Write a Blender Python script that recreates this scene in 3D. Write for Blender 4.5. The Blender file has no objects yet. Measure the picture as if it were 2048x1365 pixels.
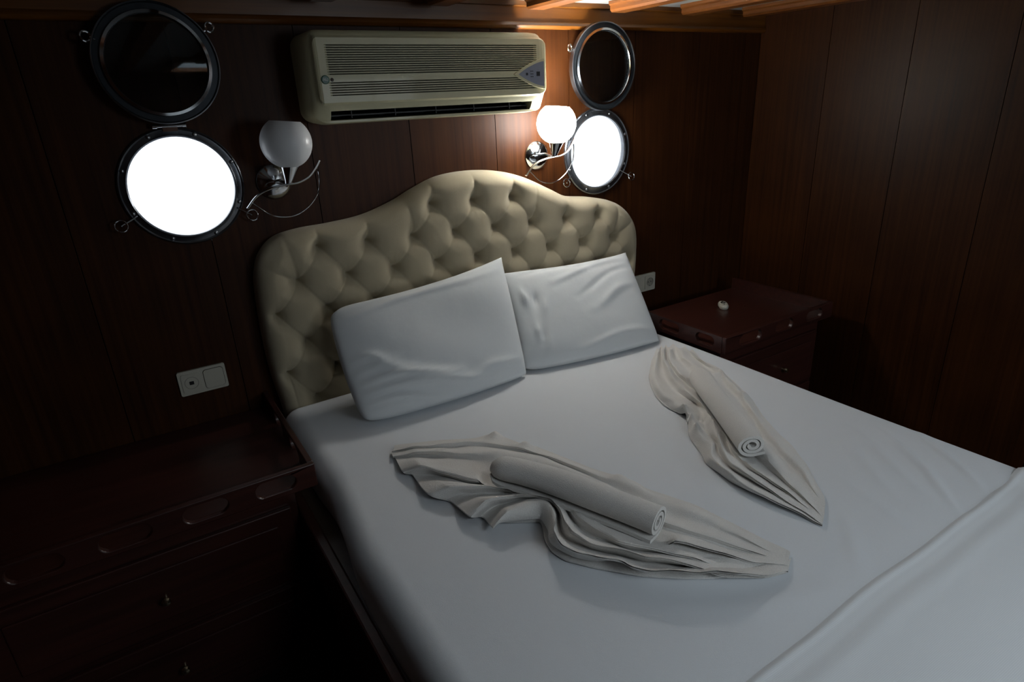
import bpy, bmesh, math, random
import numpy as np
from mathutils import Vector, Matrix, Euler
from mathutils.geometry import tessellate_polygon

random.seed(7)
scene = bpy.context.scene
COL = scene.collection
R = math.radians

# ------------------------------------------------------------------ camera
cam_data = bpy.data.cameras.new('camera')
cam_data.sensor_fit = 'HORIZONTAL'; cam_data.sensor_width = 36.0
cam_data.lens = 36.0 * 1231.2 / 2048.0
cam_data.clip_start = 0.02
cam = bpy.data.objects.new('camera', cam_data); COL.objects.link(cam)
cam.matrix_world = (Matrix.Translation((0, -2.2, 1.54)) @ Matrix.Rotation(R(-31.63), 4, 'Z')
                    @ Matrix.Rotation(R(68.61), 4, 'X') @ Matrix.Rotation(R(-2.818), 4, 'Z'))
scene.camera = cam

# ------------------------------------------------------------------ world (overcast daylight outside)
world = bpy.data.worlds.new('overcast_sky'); scene.world = world
world.use_nodes = True
bg = world.node_tree.nodes['Background']
bg.inputs[0].default_value = (0.86, 0.93, 1.0, 1); bg.inputs[1].default_value = 1.5

# daylight falling through the roof hatch behind the photographer
HX, HY, HS = 1.05, -3.15, 0.95
ld = bpy.data.lights.new('hatch_daylight', 'AREA')
ld.shape = 'SQUARE'; ld.size = HS - 0.06; ld.energy = 12.5; ld.color = (0.80, 0.92, 1.0)
lo = bpy.data.objects.new('hatch_daylight', ld); COL.objects.link(lo)
lo.location = (HX, HY, 1.985)

# fill light in a window added behind the photographer to brighten the air conditioner
WX0, WX1, WZ0, WZ1 = 1.75, 2.70, 1.02, 1.80
wd = bpy.data.lights.new('window_fill', 'AREA')
wd.shape = 'RECTANGLE'; wd.size = WX1 - WX0 - .04; wd.size_y = WZ1 - WZ0 - .04; wd.energy = 9.0; wd.color = (0.82, 0.93, 1.0)
wo = bpy.data.objects.new('window_fill', wd); COL.objects.link(wo)
wo.location = ((WX0 + WX1) / 2, -4.13, (WZ0 + WZ1) / 2); wo.rotation_euler = (R(90), 0, 0)

LAMP_STRENGTH = 48.0

vs = scene.view_settings
vs.view_transform = 'Standard'
try: vs.look = 'None'
except Exception: pass
vs.gamma = 1.0; vs.exposure = 0.14; vs.use_curve_mapping = False

# ------------------------------------------------------------------ materials
def new_mat(name):
    m = bpy.data.materials.new(name); m.use_nodes = True
    nt = m.node_tree; b = nt.nodes['Principled BSDF']
    return m, nt, b

def plain(name, col, rough=0.5, metal=0.0, coat=0.0, noise=0.0, nscale=60, bump=0.0, spec=0.5):
    m, nt, b = new_mat(name)
    b.inputs['Base Color'].default_value = (*col, 1); b.inputs['Roughness'].default_value = rough
    b.inputs['Metallic'].default_value = metal; b.inputs['Coat Weight'].default_value = coat
    b.inputs['Specular IOR Level'].default_value = spec
    tc = nt.nodes.new('ShaderNodeTexCoord'); n = nt.nodes.new('ShaderNodeTexNoise')
    n.inputs['Scale'].default_value = nscale; n.inputs['Detail'].default_value = 4
    nt.links.new(tc.outputs['Object'], n.inputs['Vector'])
    if noise > 0:
        r = nt.nodes.new('ShaderNodeValToRGB')
        r.color_ramp.elements[0].position = 0.3; r.color_ramp.elements[1].position = 0.7
        r.color_ramp.elements[0].color = (*[c * (1 - noise) for c in col], 1)
        r.color_ramp.elements[1].color = (*[min(1, c * (1 + noise)) for c in col], 1)
        nt.links.new(n.outputs['Fac'], r.inputs['Fac']); nt.links.new(r.outputs['Color'], b.inputs['Base Color'])
    if bump > 0:
        bp = nt.nodes.new('ShaderNodeBump'); bp.inputs['Strength'].default_value = bump
        bp.inputs['Distance'].default_value = 0.002
        nt.links.new(n.outputs['Fac'], bp.inputs['Height']); nt.links.new(bp.outputs['Normal'], b.inputs['Normal'])
    return m

def wood(name, dark, light, axis='z', rough=0.38, coat=0.25, coat_rough=0.2, spec=0.5):
    m, nt, b = new_mat(name); b.inputs['Specular IOR Level'].default_value = spec
    tc = nt.nodes.new('ShaderNodeTexCoord'); mp = nt.nodes.new('ShaderNodeMapping')
    sc = {'x': (1.2, 60, 60), 'y': (60, 1.2, 60), 'z': (60, 60, 1.2)}[axis]
    mp.inputs['Scale'].default_value = sc
    gm = nt.nodes.new('ShaderNodeNewGeometry')
    nt.links.new(gm.outputs['Position'], mp.inputs['Vector'])
    n = nt.nodes.new('ShaderNodeTexNoise'); n.inputs['Scale'].default_value = 1.0
    n.inputs['Detail'].default_value = 6; n.inputs['Roughness'].default_value = 0.65
    nt.links.new(mp.outputs['Vector'], n.inputs['Vector'])
    n2 = nt.nodes.new('ShaderNodeTexNoise'); n2.inputs['Scale'].default_value = 4.0; n2.inputs['Detail'].default_value = 2
    nt.links.new(gm.outputs['Position'], n2.inputs['Vector'])
    ad = nt.nodes.new('ShaderNodeMath'); ad.operation = 'MULTIPLY_ADD'; ad.inputs[1].default_value = 0.35
    nt.links.new(n2.outputs['Fac'], ad.inputs[0]); nt.links.new(n.outputs['Fac'], ad.inputs[2])
    r = nt.nodes.new('ShaderNodeValToRGB')
    r.color_ramp.elements[0].position = 0.45; r.color_ramp.elements[1].position = 0.88
    r.color_ramp.elements[0].color = (*dark, 1); r.color_ramp.elements[1].color = (*light, 1)
    nt.links.new(ad.outputs[0], r.inputs['Fac']); nt.links.new(r.outputs['Color'], b.inputs['Base Color'])
    b.inputs['Roughness'].default_value = rough
    b.inputs['Coat Weight'].default_value = coat; b.inputs['Coat Roughness'].default_value = coat_rough
    bp = nt.nodes.new('ShaderNodeBump'); bp.inputs['Strength'].default_value = 0.15; bp.inputs['Distance'].default_value = 0.001
    nt.links.new(n.outputs['Fac'], bp.inputs['Height']); nt.links.new(bp.outputs['Normal'], b.inputs['Normal'])
    return m

def cloth(name, col, weave=900, bump=0.25, soft=0.0, softscale=6, tint=0.04):
    m, nt, b = new_mat(name)
    b.inputs['Roughness'].default_value = 0.9
    b.inputs['Specular IOR Level'].default_value = 0.15
    b.inputs['Sheen Weight'].default_value = 0.15
    gm = nt.nodes.new('ShaderNodeTexCoord')
    n = nt.nodes.new('ShaderNodeTexNoise'); n.inputs['Scale'].default_value = weave; n.inputs['Detail'].default_value = 2
    n2 = nt.nodes.new('ShaderNodeTexNoise'); n2.inputs['Scale'].default_value = softscale; n2.inputs['Detail'].default_value = 4
    nt.links.new(gm.outputs['Object'], n.inputs['Vector']); nt.links.new(gm.outputs['Object'], n2.inputs['Vector'])
    r = nt.nodes.new('ShaderNodeValToRGB')
    r.color_ramp.elements[0].position = 0.3; r.color_ramp.elements[1].position = 0.7
    r.color_ramp.elements[0].color = (*[c * (1 - tint) for c in col], 1); r.color_ramp.elements[1].color = (*col, 1)
    nt.links.new(n.outputs['Fac'], r.inputs['Fac']); nt.links.new(r.outputs['Color'], b.inputs['Base Color'])
    bp = nt.nodes.new('ShaderNodeBump'); bp.inputs['Strength'].default_value = bump; bp.inputs['Distance'].default_value = 0.0015
    nt.links.new(n.outputs['Fac'], bp.inputs['Height'])
    last = bp
    if soft > 0:
        b2 = nt.nodes.new('ShaderNodeBump'); b2.inputs['Strength'].default_value = soft; b2.inputs['Distance'].default_value = 0.02
        nt.links.new(n2.outputs['Fac'], b2.inputs['Height']); nt.links.new(bp.outputs['Normal'], b2.inputs['Normal']); last = b2
    nt.links.new(last.outputs['Normal'], b.inputs['Normal'])
    return m

M = {}
M['panel'] = wood('mahogany_panel', (0.018, 0.0052, 0.0016), (0.054, 0.0170, 0.0040), 'z', 0.43, 0.0, 0.3, 0.14)
M['substrate'] = plain('dark_joint', (0.006, 0.003, 0.002), 0.8, noise=0.2)
M['header'] = wood('varnished_teak', (0.085, 0.025, 0.0020), (0.165, 0.056, 0.0050), 'x', 0.35, 0.15, 0.2)
M['beam'] = wood('teak_beam', (0.09, 0.026, 0.005), (0.22, 0.072, 0.013), 'y', 0.38, 0.15, 0.2)
M['furniture'] = wood('dark_mahogany', (0.024, 0.0066, 0.0046), (0.060, 0.0165, 0.0112), 'x', 0.36, 0.35, 0.32)
M['floorwood'] = wood('floor_wood', (0.010, 0.004, 0.003), (0.02, 0.008, 0.005), 'y', 0.5, 0.1)
M['ceiling'] = plain('ceiling_laminate', (0.34, 0.36, 0.37), 0.5, noise=0.03, nscale=8)
M['chrome'] = plain('chrome', (0.62, 0.64, 0.66), 0.12, 1.0, noise=0.06, nscale=30)
M['steel'] = plain('dull_steel', (0.30, 0.31, 0.33), 0.28, 1.0, noise=0.12, nscale=40)
M['darkmetal'] = plain('aged_metal', (0.17, 0.18, 0.20), 0.26, 0.9, noise=0.15, nscale=40)
M['lidring'] = plain('blackened_metal', (0.035, 0.042, 0.050), 0.30, 0.6, noise=0.15, nscale=40)
M['brass'] = plain('brass_knob', (0.72, 0.62, 0.42), 0.22, 1.0, noise=0.1)
M['ac'] = plain('aged_cream_plastic', (0.52, 0.50, 0.325), 0.42, noise=0.05, nscale=12, coat=0.1)
M['acdark'] = plain('dark_vent', (0.012, 0.013, 0.012), 0.5, noise=0.2)
M['acgap'] = plain('groove_shade_filter', (0.07, 0.065, 0.04), 0.7, noise=0.15)  # groove bottoms coloured dark to deepen their shade, standing for the filter behind
M['acgrey'] = plain('grey_blue_plastic', (0.19, 0.21, 0.27), 0.4, noise=0.03)
M['black'] = plain('black_plastic', (0.008, 0.008, 0.010), 0.35, noise=0.1)
M['green'] = plain('green_badge', (0.006, 0.075, 0.045), 0.35, noise=0.05)
M['badgewhite'] = plain('badge_white', (0.6, 0.62, 0.6), 0.4, noise=0.03)
M['browndot'] = plain('brown_dot', (0.05, 0.035, 0.025), 0.4, noise=0.1)
M['socket'] = plain('ivory_plastic', (0.52, 0.50, 0.42), 0.38, noise=0.03, nscale=20)
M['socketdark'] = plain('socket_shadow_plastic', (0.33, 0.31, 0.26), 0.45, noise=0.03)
M['sheet'] = cloth('white_cotton_sheet', (0.73, 0.755, 0.785), 700, 0.15, 0.10, 5)
M['pillow'] = cloth('white_cotton_pillowcase', (0.70, 0.73, 0.745), 700, 0.15, 0.14, 8)
M['towel'] = cloth('white_terry', (0.75, 0.73, 0.70), 420, 0.9, 0.12, 14, 0.10)
M['headboard'] = cloth('beige_velour', (0.46, 0.40, 0.28), 800, 0.35, 0.06, 18, 0.08)
M['button'] = cloth('beige_velour_button', (0.38, 0.32, 0.22), 800, 0.3)

# woven blanket
m, nt, b = new_mat('white_ribbed_cotton'); M['blanket'] = m
b.inputs['Roughness'].default_value = 0.9; b.inputs['Specular IOR Level'].default_value = 0.15
gm = nt.nodes.new('ShaderNodeTexCoord'); mp = nt.nodes.new('ShaderNodeMapping'); mp.inputs['Rotation'].default_value = (0, 0, R(2))
wv = nt.nodes.new('ShaderNodeTexWave'); wv.inputs['Scale'].default_value = 110; wv.bands_direction = 'Y'; wv.inputs['Distortion'].default_value = 0.6
rp = nt.nodes.new('ShaderNodeValToRGB'); rp.color_ramp.elements[0].color = (0.73, 0.75, 0.77, 1); rp.color_ramp.elements[1].color = (0.76, 0.78, 0.80, 1)
bp = nt.nodes.new('ShaderNodeBump'); bp.inputs['Strength'].default_value = 0.12; bp.inputs['Distance'].default_value = 0.0008
nt.links.new(gm.outputs['Object'], mp.inputs['Vector']); nt.links.new(mp.outputs['Vector'], wv.inputs['Vector'])
nt.links.new(wv.outputs['Fac'], rp.inputs['Fac']); nt.links.new(rp.outputs['Color'], b.inputs['Base Color'])
nt.links.new(wv.outputs['Fac'], bp.inputs['Height']); nt.links.new(bp.outputs['Normal'], b.inputs['Normal'])

# glass pane of the hinged porthole covers
m, nt, b = new_mat('porthole_glass'); M['glass'] = m
b.inputs['Base Color'].default_value = (0.55, 0.66, 0.72, 1); b.inputs['Roughness'].default_value = 0.02
b.inputs['Transmission Weight'].default_value = 1.0; b.inputs['IOR'].default_value = 1.5
# unlit opal glass
m, nt, b = new_mat('opal_glass'); M['opal'] = m
b.inputs['Base Color'].default_value = (0.72, 0.74, 0.76, 1); b.inputs['Roughness'].default_value = 0.35
b.inputs['Subsurface Weight'].default_value = 0.25; b.inputs['Subsurface Radius'].default_value = (0.02, 0.02, 0.02)
# lit opal glass
m, nt, b = new_mat('lit_opal_glass'); M['lit'] = m
b.inputs['Base Color'].default_value = (0.8, 0.8, 0.8, 1)
b.inputs['Emission Color'].default_value = (1.0, 0.985, 0.95, 1); b.inputs['Emission Strength'].default_value = LAMP_STRENGTH
# the bare bulb inside, shining out of the open top
m, nt, b = new_mat('lit_bulb'); M['bulb'] = m
b.inputs['Base Color'].default_value = (0.8, 0.8, 0.8, 1)
b.inputs['Emission Color'].default_value = (1.0, 0.95, 0.84, 1); b.inputs['Emission Strength'].default_value = LAMP_STRENGTH * 22

# ------------------------------------------------------------------ mesh helpers
WP = {}
def add(name, vf, mat, parent=None, smooth=False, bevel=0.0, origin=None, mats=None, fm=None):
    v, f = vf
    v = np.asarray(v, float)
    if origin is None:
        lo_, hi_ = v.min(0), v.max(0)
        origin = np.array([(lo_[0] + hi_[0]) / 2, (lo_[1] + hi_[1]) / 2, lo_[2]])
    origin = np.asarray(origin, float)
    me = bpy.data.meshes.new(name)
    me.from_pydata([tuple(p) for p in (v - origin)], [], [tuple(int(i) for i in q) for q in f])
    me.materials.append(M[mat])
    if mats:
        for k in mats: me.materials.append(M[k])
        for i, q in enumerate(me.polygons): q.material_index = fm[i]
    bm = bmesh.new(); bm.from_mesh(me); bmesh.ops.recalc_face_normals(bm, faces=bm.faces); bm.to_mesh(me); bm.free()
    if smooth:
        me.polygons.foreach_set('use_smooth', [True] * len(me.polygons))
        if smooth != 'all':
            me.set_sharp_from_angle(angle=R(40))
    o = bpy.data.objects.new(name, me); COL.objects.link(o)
    pw = np.zeros(3)
    if parent is not None:
        o.parent = parent; pw = WP[parent.name]
    o.location = tuple(origin - pw)
    WP[o.name] = origin
    if bevel:
        b_ = o.modifiers.new('bevel', 'BEVEL'); b_.width = bevel; b_.segments = 2; b_.limit_method = 'ANGLE'
    return o

def tag(o, label=None, cat=None, group=None, kind=None):
    if label: o['label'] = label
    if cat: o['category'] = cat
    if group: o['group'] = group
    if kind: o['kind'] = kind
    return o

def thing(name, loc, label=None, cat=None, group=None, kind=None):
    o = bpy.data.objects.new(name, None); COL.objects.link(o)
    o.empty_display_size = 0.05; o.location = loc; WP[o.name] = np.array(loc, float)
    return tag(o, label, cat, group, kind)

def join(*parts):
    V, F, n = [], [], 0
    for v, f in parts:
        V.extend([tuple(p) for p in v]); F.extend([tuple(i + n for i in q) for q in f]); n += len(v)
    return V, F

def box(x0, x1, y0, y1, z0, z1):
    v = [(x0, y0, z0), (x1, y0, z0), (x1, y1, z0), (x0, y1, z0), (x0, y0, z1), (x1, y0, z1), (x1, y1, z1), (x0, y1, z1)]
    return v, [(0, 3, 2, 1), (4, 5, 6, 7), (0, 1, 5, 4), (1, 2, 6, 5), (2, 3, 7, 6), (3, 0, 4, 7)]

def frame_of(axis):
    a = Vector(axis).normalized()
    t = Vector((0, 0, 1)) if abs(a.z) < 0.9 else Vector((1, 0, 0))
    u = t.cross(a).normalized(); w = a.cross(u)
    return a, u, w

def lathe(profile, center, axis, n=48, closed=False):
    a, u, w = frame_of(axis); c = Vector(center); V = []; F = []
    k = len(profile)
    for i in range(n):
        th = 2 * math.pi * i / n; d = u * math.cos(th) + w * math.sin(th)
        for r, t in profile: V.append(tuple(c + d * r + a * t))
    for i in range(n):
        j = (i + 1) % n
        for q in range(k if closed else k - 1):
            q2 = (q + 1) % k
            F.append((i * k + q, i * k + q2, j * k + q2, j * k + q))
    if not closed:
        for q, rev in ((0, False), (k - 1, True)):
            if profile[q][0] > 1e-6:
                F.append(tuple(i * k + q for i in range(n)))
    return V, F

def cat_rom(pts, n):
    pts = [Vector(p) for p in pts]
    P = [pts[0] * 2 - pts[1]] + pts + [pts[-1] * 2 - pts[-2]]
    out = []
    m = len(pts) - 1
    for i in range(n):
        s = i / (n - 1) * m; k = min(int(s), m - 1); t = s - k
        p0, p1, p2, p3 = P[k:k + 4]
        out.append(0.5 * ((2 * p1) + (p2 - p0) * t + (2 * p0 - 5 * p1 + 4 * p2 - p3) * t * t + (3 * p1 - p0 - 3 * p2 + p3) * t ** 3))
    return out

def sweep(path, ring_fn, cap=True, up=None):
    """ring_fn(i, s) -> list of (a, b) offsets in the local frame."""
    path = [Vector(p) for p in path]; V = []; F = []; N = len(path); prev = None
    for i, p in enumerate(path):
        t = (path[min(i + 1, N - 1)] - path[max(i - 1, 0)]).normalized()
        if up is not None:
            u = Vector(up).cross(t).normalized()
        elif prev is None:
            ref = Vector((0, 0, 1)) if abs(t.z) < 0.9 else Vector((1, 0, 0)); u = ref.cross(t).normalized()
        else:
            u = (prev - t * prev.dot(t)).normalized()
        prev = u; w = t.cross(u)
        ring = ring_fn(i, i / (N - 1)); k = len(ring)
        for a, b_ in ring: V.append(tuple(p + u * a + w * b_))
    for i in range(N - 1):
        for q in range(k):
            q2 = (q + 1) % k
            F.append((i * k + q, i * k + q2, (i + 1) * k + q2, (i + 1) * k + q))
    if cap:
        F.append(tuple(range(k))); F.append(tuple((N - 1) * k + q for q in range(k)))
    return V, F

def tube(path, r, n=10, cap=True):
    return sweep(path, lambda i, s: [((r(s) if callable(r) else r) * math.cos(2 * math.pi * q / n),
                                      (r(s) if callable(r) else r) * math.sin(2 * math.pi * q / n)) for q in range(n)], cap)

def torus(center, axis, R_, r, n=28, k=8):
    return lathe([(R_ + r * math.cos(2 * math.pi * q / k), r * math.sin(2 * math.pi * q / k)) for q in range(k)], center, axis, n, True)

def prism(outer, holes, to3, d0, d1):
    """Flat plate with holes: outer/hole loops in 2-D, to3(u, v, d) -> 3-D."""
    loops = [[Vector((p[0], p[1], 0)) for p in L] for L in [outer] + list(holes)]
    flat = [p for L in loops for p in L]
    tris = tessellate_polygon(loops)
    n = len(flat)
    V = [to3(p.x, p.y, d0) for p in flat] + [to3(p.x, p.y, d1) for p in flat]
    F = [tuple(t) for t in tris] + [tuple(i + n for i in reversed(t)) for t in tris]
    k = 0
    for L in loops:
        m_ = len(L)
        for i in range(m_):
            a, b_ = k + i, k + (i + 1) % m_
            F.append((a, b_, b_ + n, a + n))
        k += m_
    return V, F

def XZ(u, v, d): return (u, d, v)
def XY(u, v, d): return (u, v, d)
def YZ(u, v, d): return (d, u, v)
def rect(a0, a1, b0, b1): return [(a0, b0), (a1, b0), (a1, b1), (a0, b1)]
def circle(cx, cy, r, n=48): return [(cx + r * math.cos(2 * math.pi * i / n), cy + r * math.sin(2 * math.pi * i / n)) for i in range(n)]
def rrect(a0, a1, b0, b1, r, n=6):
    out = []
    for (cx, cy, s) in ((a1 - r, b0 + r, -90), (a1 - r, b1 - r, 0), (a0 + r, b1 - r, 90), (a0 + r, b0 + r, 180)):
        for i in range(n + 1):
            th = R(s + 90 * i / n); out.append((cx + r * math.cos(th), cy + r * math.sin(th)))
    return out

def rect_minus_circles(x0, x1, z0, z1, circs, n=40):
    """Outline of a board with round cut-outs: returns outer loop and inner holes."""
    holes = []; right = []; left = []
    for cx, cz, r in circs:
        if cx + r <= x0 or cx - r >= x1: continue
        if cx - r > x0 and cx + r < x1: holes.append(circle(cx, cz, r)); continue
        if cx + r > x1 and cx - r < x1:
            h = math.acos((x1 - cx) / r)
            right += [(cx + r * math.cos(a), cz + r * math.sin(a)) for a in np.linspace(-h, -(2 * math.pi - h), n)] if False else \
                     [(cx + r * math.cos(a), cz + r * math.sin(a)) for a in np.linspace(2 * math.pi - h, h, n)]
        else:
            h = math.acos((x0 - cx) / r)
            left += [(cx + r * math.cos(a), cz + r * math.sin(a)) for a in np.linspace(h, -h, n)]
    return [(x0, z0), (x1, z0)] + right + [(x1, z1), (x0, z1)] + left, holes

def smooth01(t): t = np.clip(t, 0, 1); return t * t * (3 - 2 * t)

# ------------------------------------------------------------------ room shell
FZ, CZ = -0.10, 1.885
XL, XR, YF = -1.20, 2.90, -4.10
PORT = [(0.186, 1.335, 0.176, 0.148), (1.845, 1.308, 0.184, 0.151)]   # cx, cz, flange r, opening r
floor = tag(add('floor', box(XL - .1, XR + .1, YF - .1, .16, FZ - .08, FZ), 'floorwood'), kind='structure')

cut = [(c[0], c[1], c[3] + 0.008) for c in PORT]; cut2 = [(c[0], c[1], c[3] + 0.036) for c in PORT]
outer, holes = rect_minus_circles(XL - .1, XR + .1, FZ, CZ + .12, cut2)
wall_back = tag(add('wall_back', prism(outer, holes, XZ, .012, .045), 'substrate'), kind='structure')
seams = [XL] + [-0.863 + .365 * i for i in range(11)] + [XR]
for a, b_ in zip(seams[:-1], seams[1:]):
    o_, h_ = rect_minus_circles(a + .0014, b_ - .0014, FZ, 1.87, cut)
    add('panel', prism(o_, h_, XZ, 0.0, .011), 'panel', wall_back)

wall_right = tag(add('wall_right', box(XR + .012, XR + .1, YF - .1, .012, FZ, CZ + .12), 'substrate'), kind='structure')
ys = [0.0] + [-.008 - .365 * i for i in range(1, 12)] + [YF]
for a, b_ in zip(ys[1:], ys[:-1]):
    if b_ - a < .02: continue
    add('panel', box(XR, XR + .011, a + .0014, b_ - .0014, FZ, CZ), 'panel', wall_right)
wall_left = tag(add('wall_left', box(XL - .1, XL, YF - .1, .012, FZ, CZ + .12), 'panel'), kind='structure')
wall_front = tag(add('wall_front', prism(rect(XL, XR + .012, FZ, CZ + .12), [rect(WX0, WX1, WZ0, WZ1)], XZ, YF - .1, YF), 'panel'), kind='structure')
win4 = thing('window_4', ((WX0 + WX1) / 2, YF, WZ0), kind='structure')  # added opening, out of view, framing the fill light
for (x0, x1, z0, z1) in ((WX0 - .05, WX1 + .05, WZ0 - .05, WZ0), (WX0 - .05, WX1 + .05, WZ1, WZ1 + .05), (WX0 - .05, WX0, WZ0, WZ1), (WX1, WX1 + .05, WZ0, WZ1), (WX0 + .485, WX0 + .515, WZ0, WZ1)):
    add('window_frame', box(x0, x1, YF, YF + .02, z0, z1), 'header', win4, bevel=.004)

ceiling = tag(add('ceiling', prism(rect(XL - .1, XR + .1, YF - .1, .15),
                  [rect(HX - HS / 2, HX + HS / 2, HY - HS / 2, HY + HS / 2)], XY, CZ, CZ + .12), 'ceiling'), kind='structure')
hatch = thing('window_3', (HX, HY, CZ), kind='structure')
for (x0, x1, y0, y1) in ((-.53, .53, -.53, -.475), (-.53, .53, .475, .53), (-.53, -.475, -.475, .475), (.475, .53, -.475, .475)):
    add('hatch_frame', box(HX + x0, HX + x1, HY + y0, HY + y1, CZ - .03, CZ), 'header', hatch, bevel=.004)

# ceiling beams with a stepped moulding, running away from the headboard wall
def beam(x, y0, y1):
    pr = [(-.012, CZ), (.088, CZ), (.088, CZ - .012), (.080, CZ - .018), (.080, CZ - .032), (.072, CZ - .040),
          (.004, CZ - .040), (-.004, CZ - .032), (-.004, CZ - .018), (-.012, CZ - .012)]
    V = [(x + a, y0, z) for a, z in pr] + [(x + a, y1, z) for a, z in pr]; n = len(pr)
    F = [tuple(range(n)), tuple(range(n, 2 * n))] + [(i, (i + 1) % n, (i + 1) % n + n, i + n) for i in range(n)]
    return V, F
bx = -0.97
while bx < 2.8:
    if HX - .62 < bx < HX + .55:
        add('beam', beam(bx, -.10, HY + .54), 'beam', ceiling)
        add('beam', beam(bx, HY - .54, YF + .01), 'beam', ceiling)
    else:
        add('beam', beam(bx, -.10, YF + .01), 'beam', ceiling)
    bx += .40

# header board and its rounded moulding along the top of the headboard wall
hp = [(0, 1.793), (-.012, 1.790), (-.024, 1.794), (-.029, 1.802), (-.026, 1.811), (-.020, 1.816), (-.020, 1.866), (-.034, 1.868), (-.034, CZ), (0, CZ)]
V = [(XL, y, z) for y, z in hp] + [(XR, y, z) for y, z in hp]; n = len(hp)
F = [tuple(range(n)), tuple(range(n, 2 * n))] + [(i, (i + 1) % n, (i + 1) % n + n, i + n) for i in range(n)]
tag(add('trim_1', (V, F), 'header', smooth=True), kind='structure')

# ------------------------------------------------------------------ portholes
def eye(c, rad, thick, axis, parent, shank=None):
    parts = [torus(c, axis, rad, thick)]
    if shank: parts.append(tube([shank, c], thick * 1.1, 8))
    return add('clamp_eye', join(*parts), 'chrome', parent, smooth=True)

def porthole(idx, label, cx, cz, rf, ro, lid_c, lid_r, eyes, lid_eyes):
    w = thing('window_%d' % idx, (cx, 0, cz - rf), label, 'porthole', kind='structure')
    Y = (0, -1, 0)
    add('flange', lathe([(ro + .030, -.045), (ro, -.004), (ro, .010), (ro + .004, .014), (ro + .010, .010), (rf - .008, .008), (rf - .004, .011), (rf, .007), (rf, .0), (ro + .006, .0), (ro + .034, -.045)],
        (cx, 0, cz), Y, 72, True), 'darkmetal', w, smooth=True)
    for k in range(8):
        a = R(22.5 + 45 * k); r_ = (ro + .010 + rf - .008) / 2
        p = (cx + r_ * math.cos(a), -.009, cz + r_ * math.sin(a))
        add('screw', lathe([(.0065, 0), (.0055, .002), (.003, .0032), (0, .0036)], p, Y, 12), 'steel', w, smooth=True)
    zt = cz + rf + .004
    add('hinge', join(tube([(cx - .034, -.022, zt), (cx + .034, -.022, zt)], .005, 10),
                      box(cx - .02, cx + .02, -.022, -.006, zt - .016, zt + .002),
                      lathe([(.007, 0), (.007, .012), (0, .014)], (cx - .034, -.022, zt), (-1, 0, 0), 12),
                      lathe([(.006, 0), (.006, .010), (0, .012)], (cx + .034, -.022, zt), (1, 0, 0), 12)), 'chrome', w, smooth=True)
    for c, s in eyes: eye(c, .017, .0022, (0, -1, 0.25), w, s)
    lx, ly, lz = lid_c; r = lid_r
    lid = add('hinged_cover', lathe([(r * .80, -.002), (r * .80, .010), (r * .815, .013), (r * .845, .006), (r * .86, .003), (r * .965, .003), (r * .985, .010), (r, .009), (r, -.010), (r * .80, -.010)],
              (lx, ly, lz), Y, 72, True), 'lidring', w, smooth=True)
    add('bezel', lathe([(r * .80, .004), (r * .803, .012), (r * .812, .0145), (r * .862, .0125), (r * .872, .008), (r * .872, .004)], (lx, ly, lz), Y, 72, True), 'chrome', lid, smooth=True)
    add('glass_pane', lathe([(0, -.004), (r * .80, -.004), (r * .80, .003), (0, .003)], (lx, ly, lz), Y, 64), 'glass', lid)
    add('rim_edge', lathe([(r * .982, .009), (r * .986, .012), (r * 1.003, .011), (r * 1.006, -.010), (r * .99, -.011)], (lx, ly, lz), Y, 72, True), 'steel', lid, smooth=True)
    for c in lid_eyes:
        d = Vector((lx - c[0], 0, lz - c[2])).normalized()
        s = Vector(c) + d * .022
        add('latch_eye', join(torus(c, (0.35, -1, 0), .0125, .0035), tube([tuple(Vector(c) + d * .010), tuple(s)], .004, 8)), 'chrome', lid, smooth=True)
    return w

porthole(1, 'open round porthole full of white daylight, left of the headboard', *PORT[0], (.191, -.052, 1.680), .160,
         [((-.004, -.030, 1.243), (.040, -.012, 1.262)), ((.365, -.030, 1.228), (.330, -.012, 1.252))],
         [(.034, -.052, 1.750), (.345, -.052, 1.776)])
porthole(2, 'open round porthole full of white daylight, right of the lit lamp', *PORT[1], (1.842, -.042, 1.650), .170,
         [((2.022, -.034, 1.187), (1.972, -.012, 1.218)), ((1.650, -.034, 1.196), (1.690, -.012, 1.220))],
         [(1.668, -.042, 1.722)])

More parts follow.
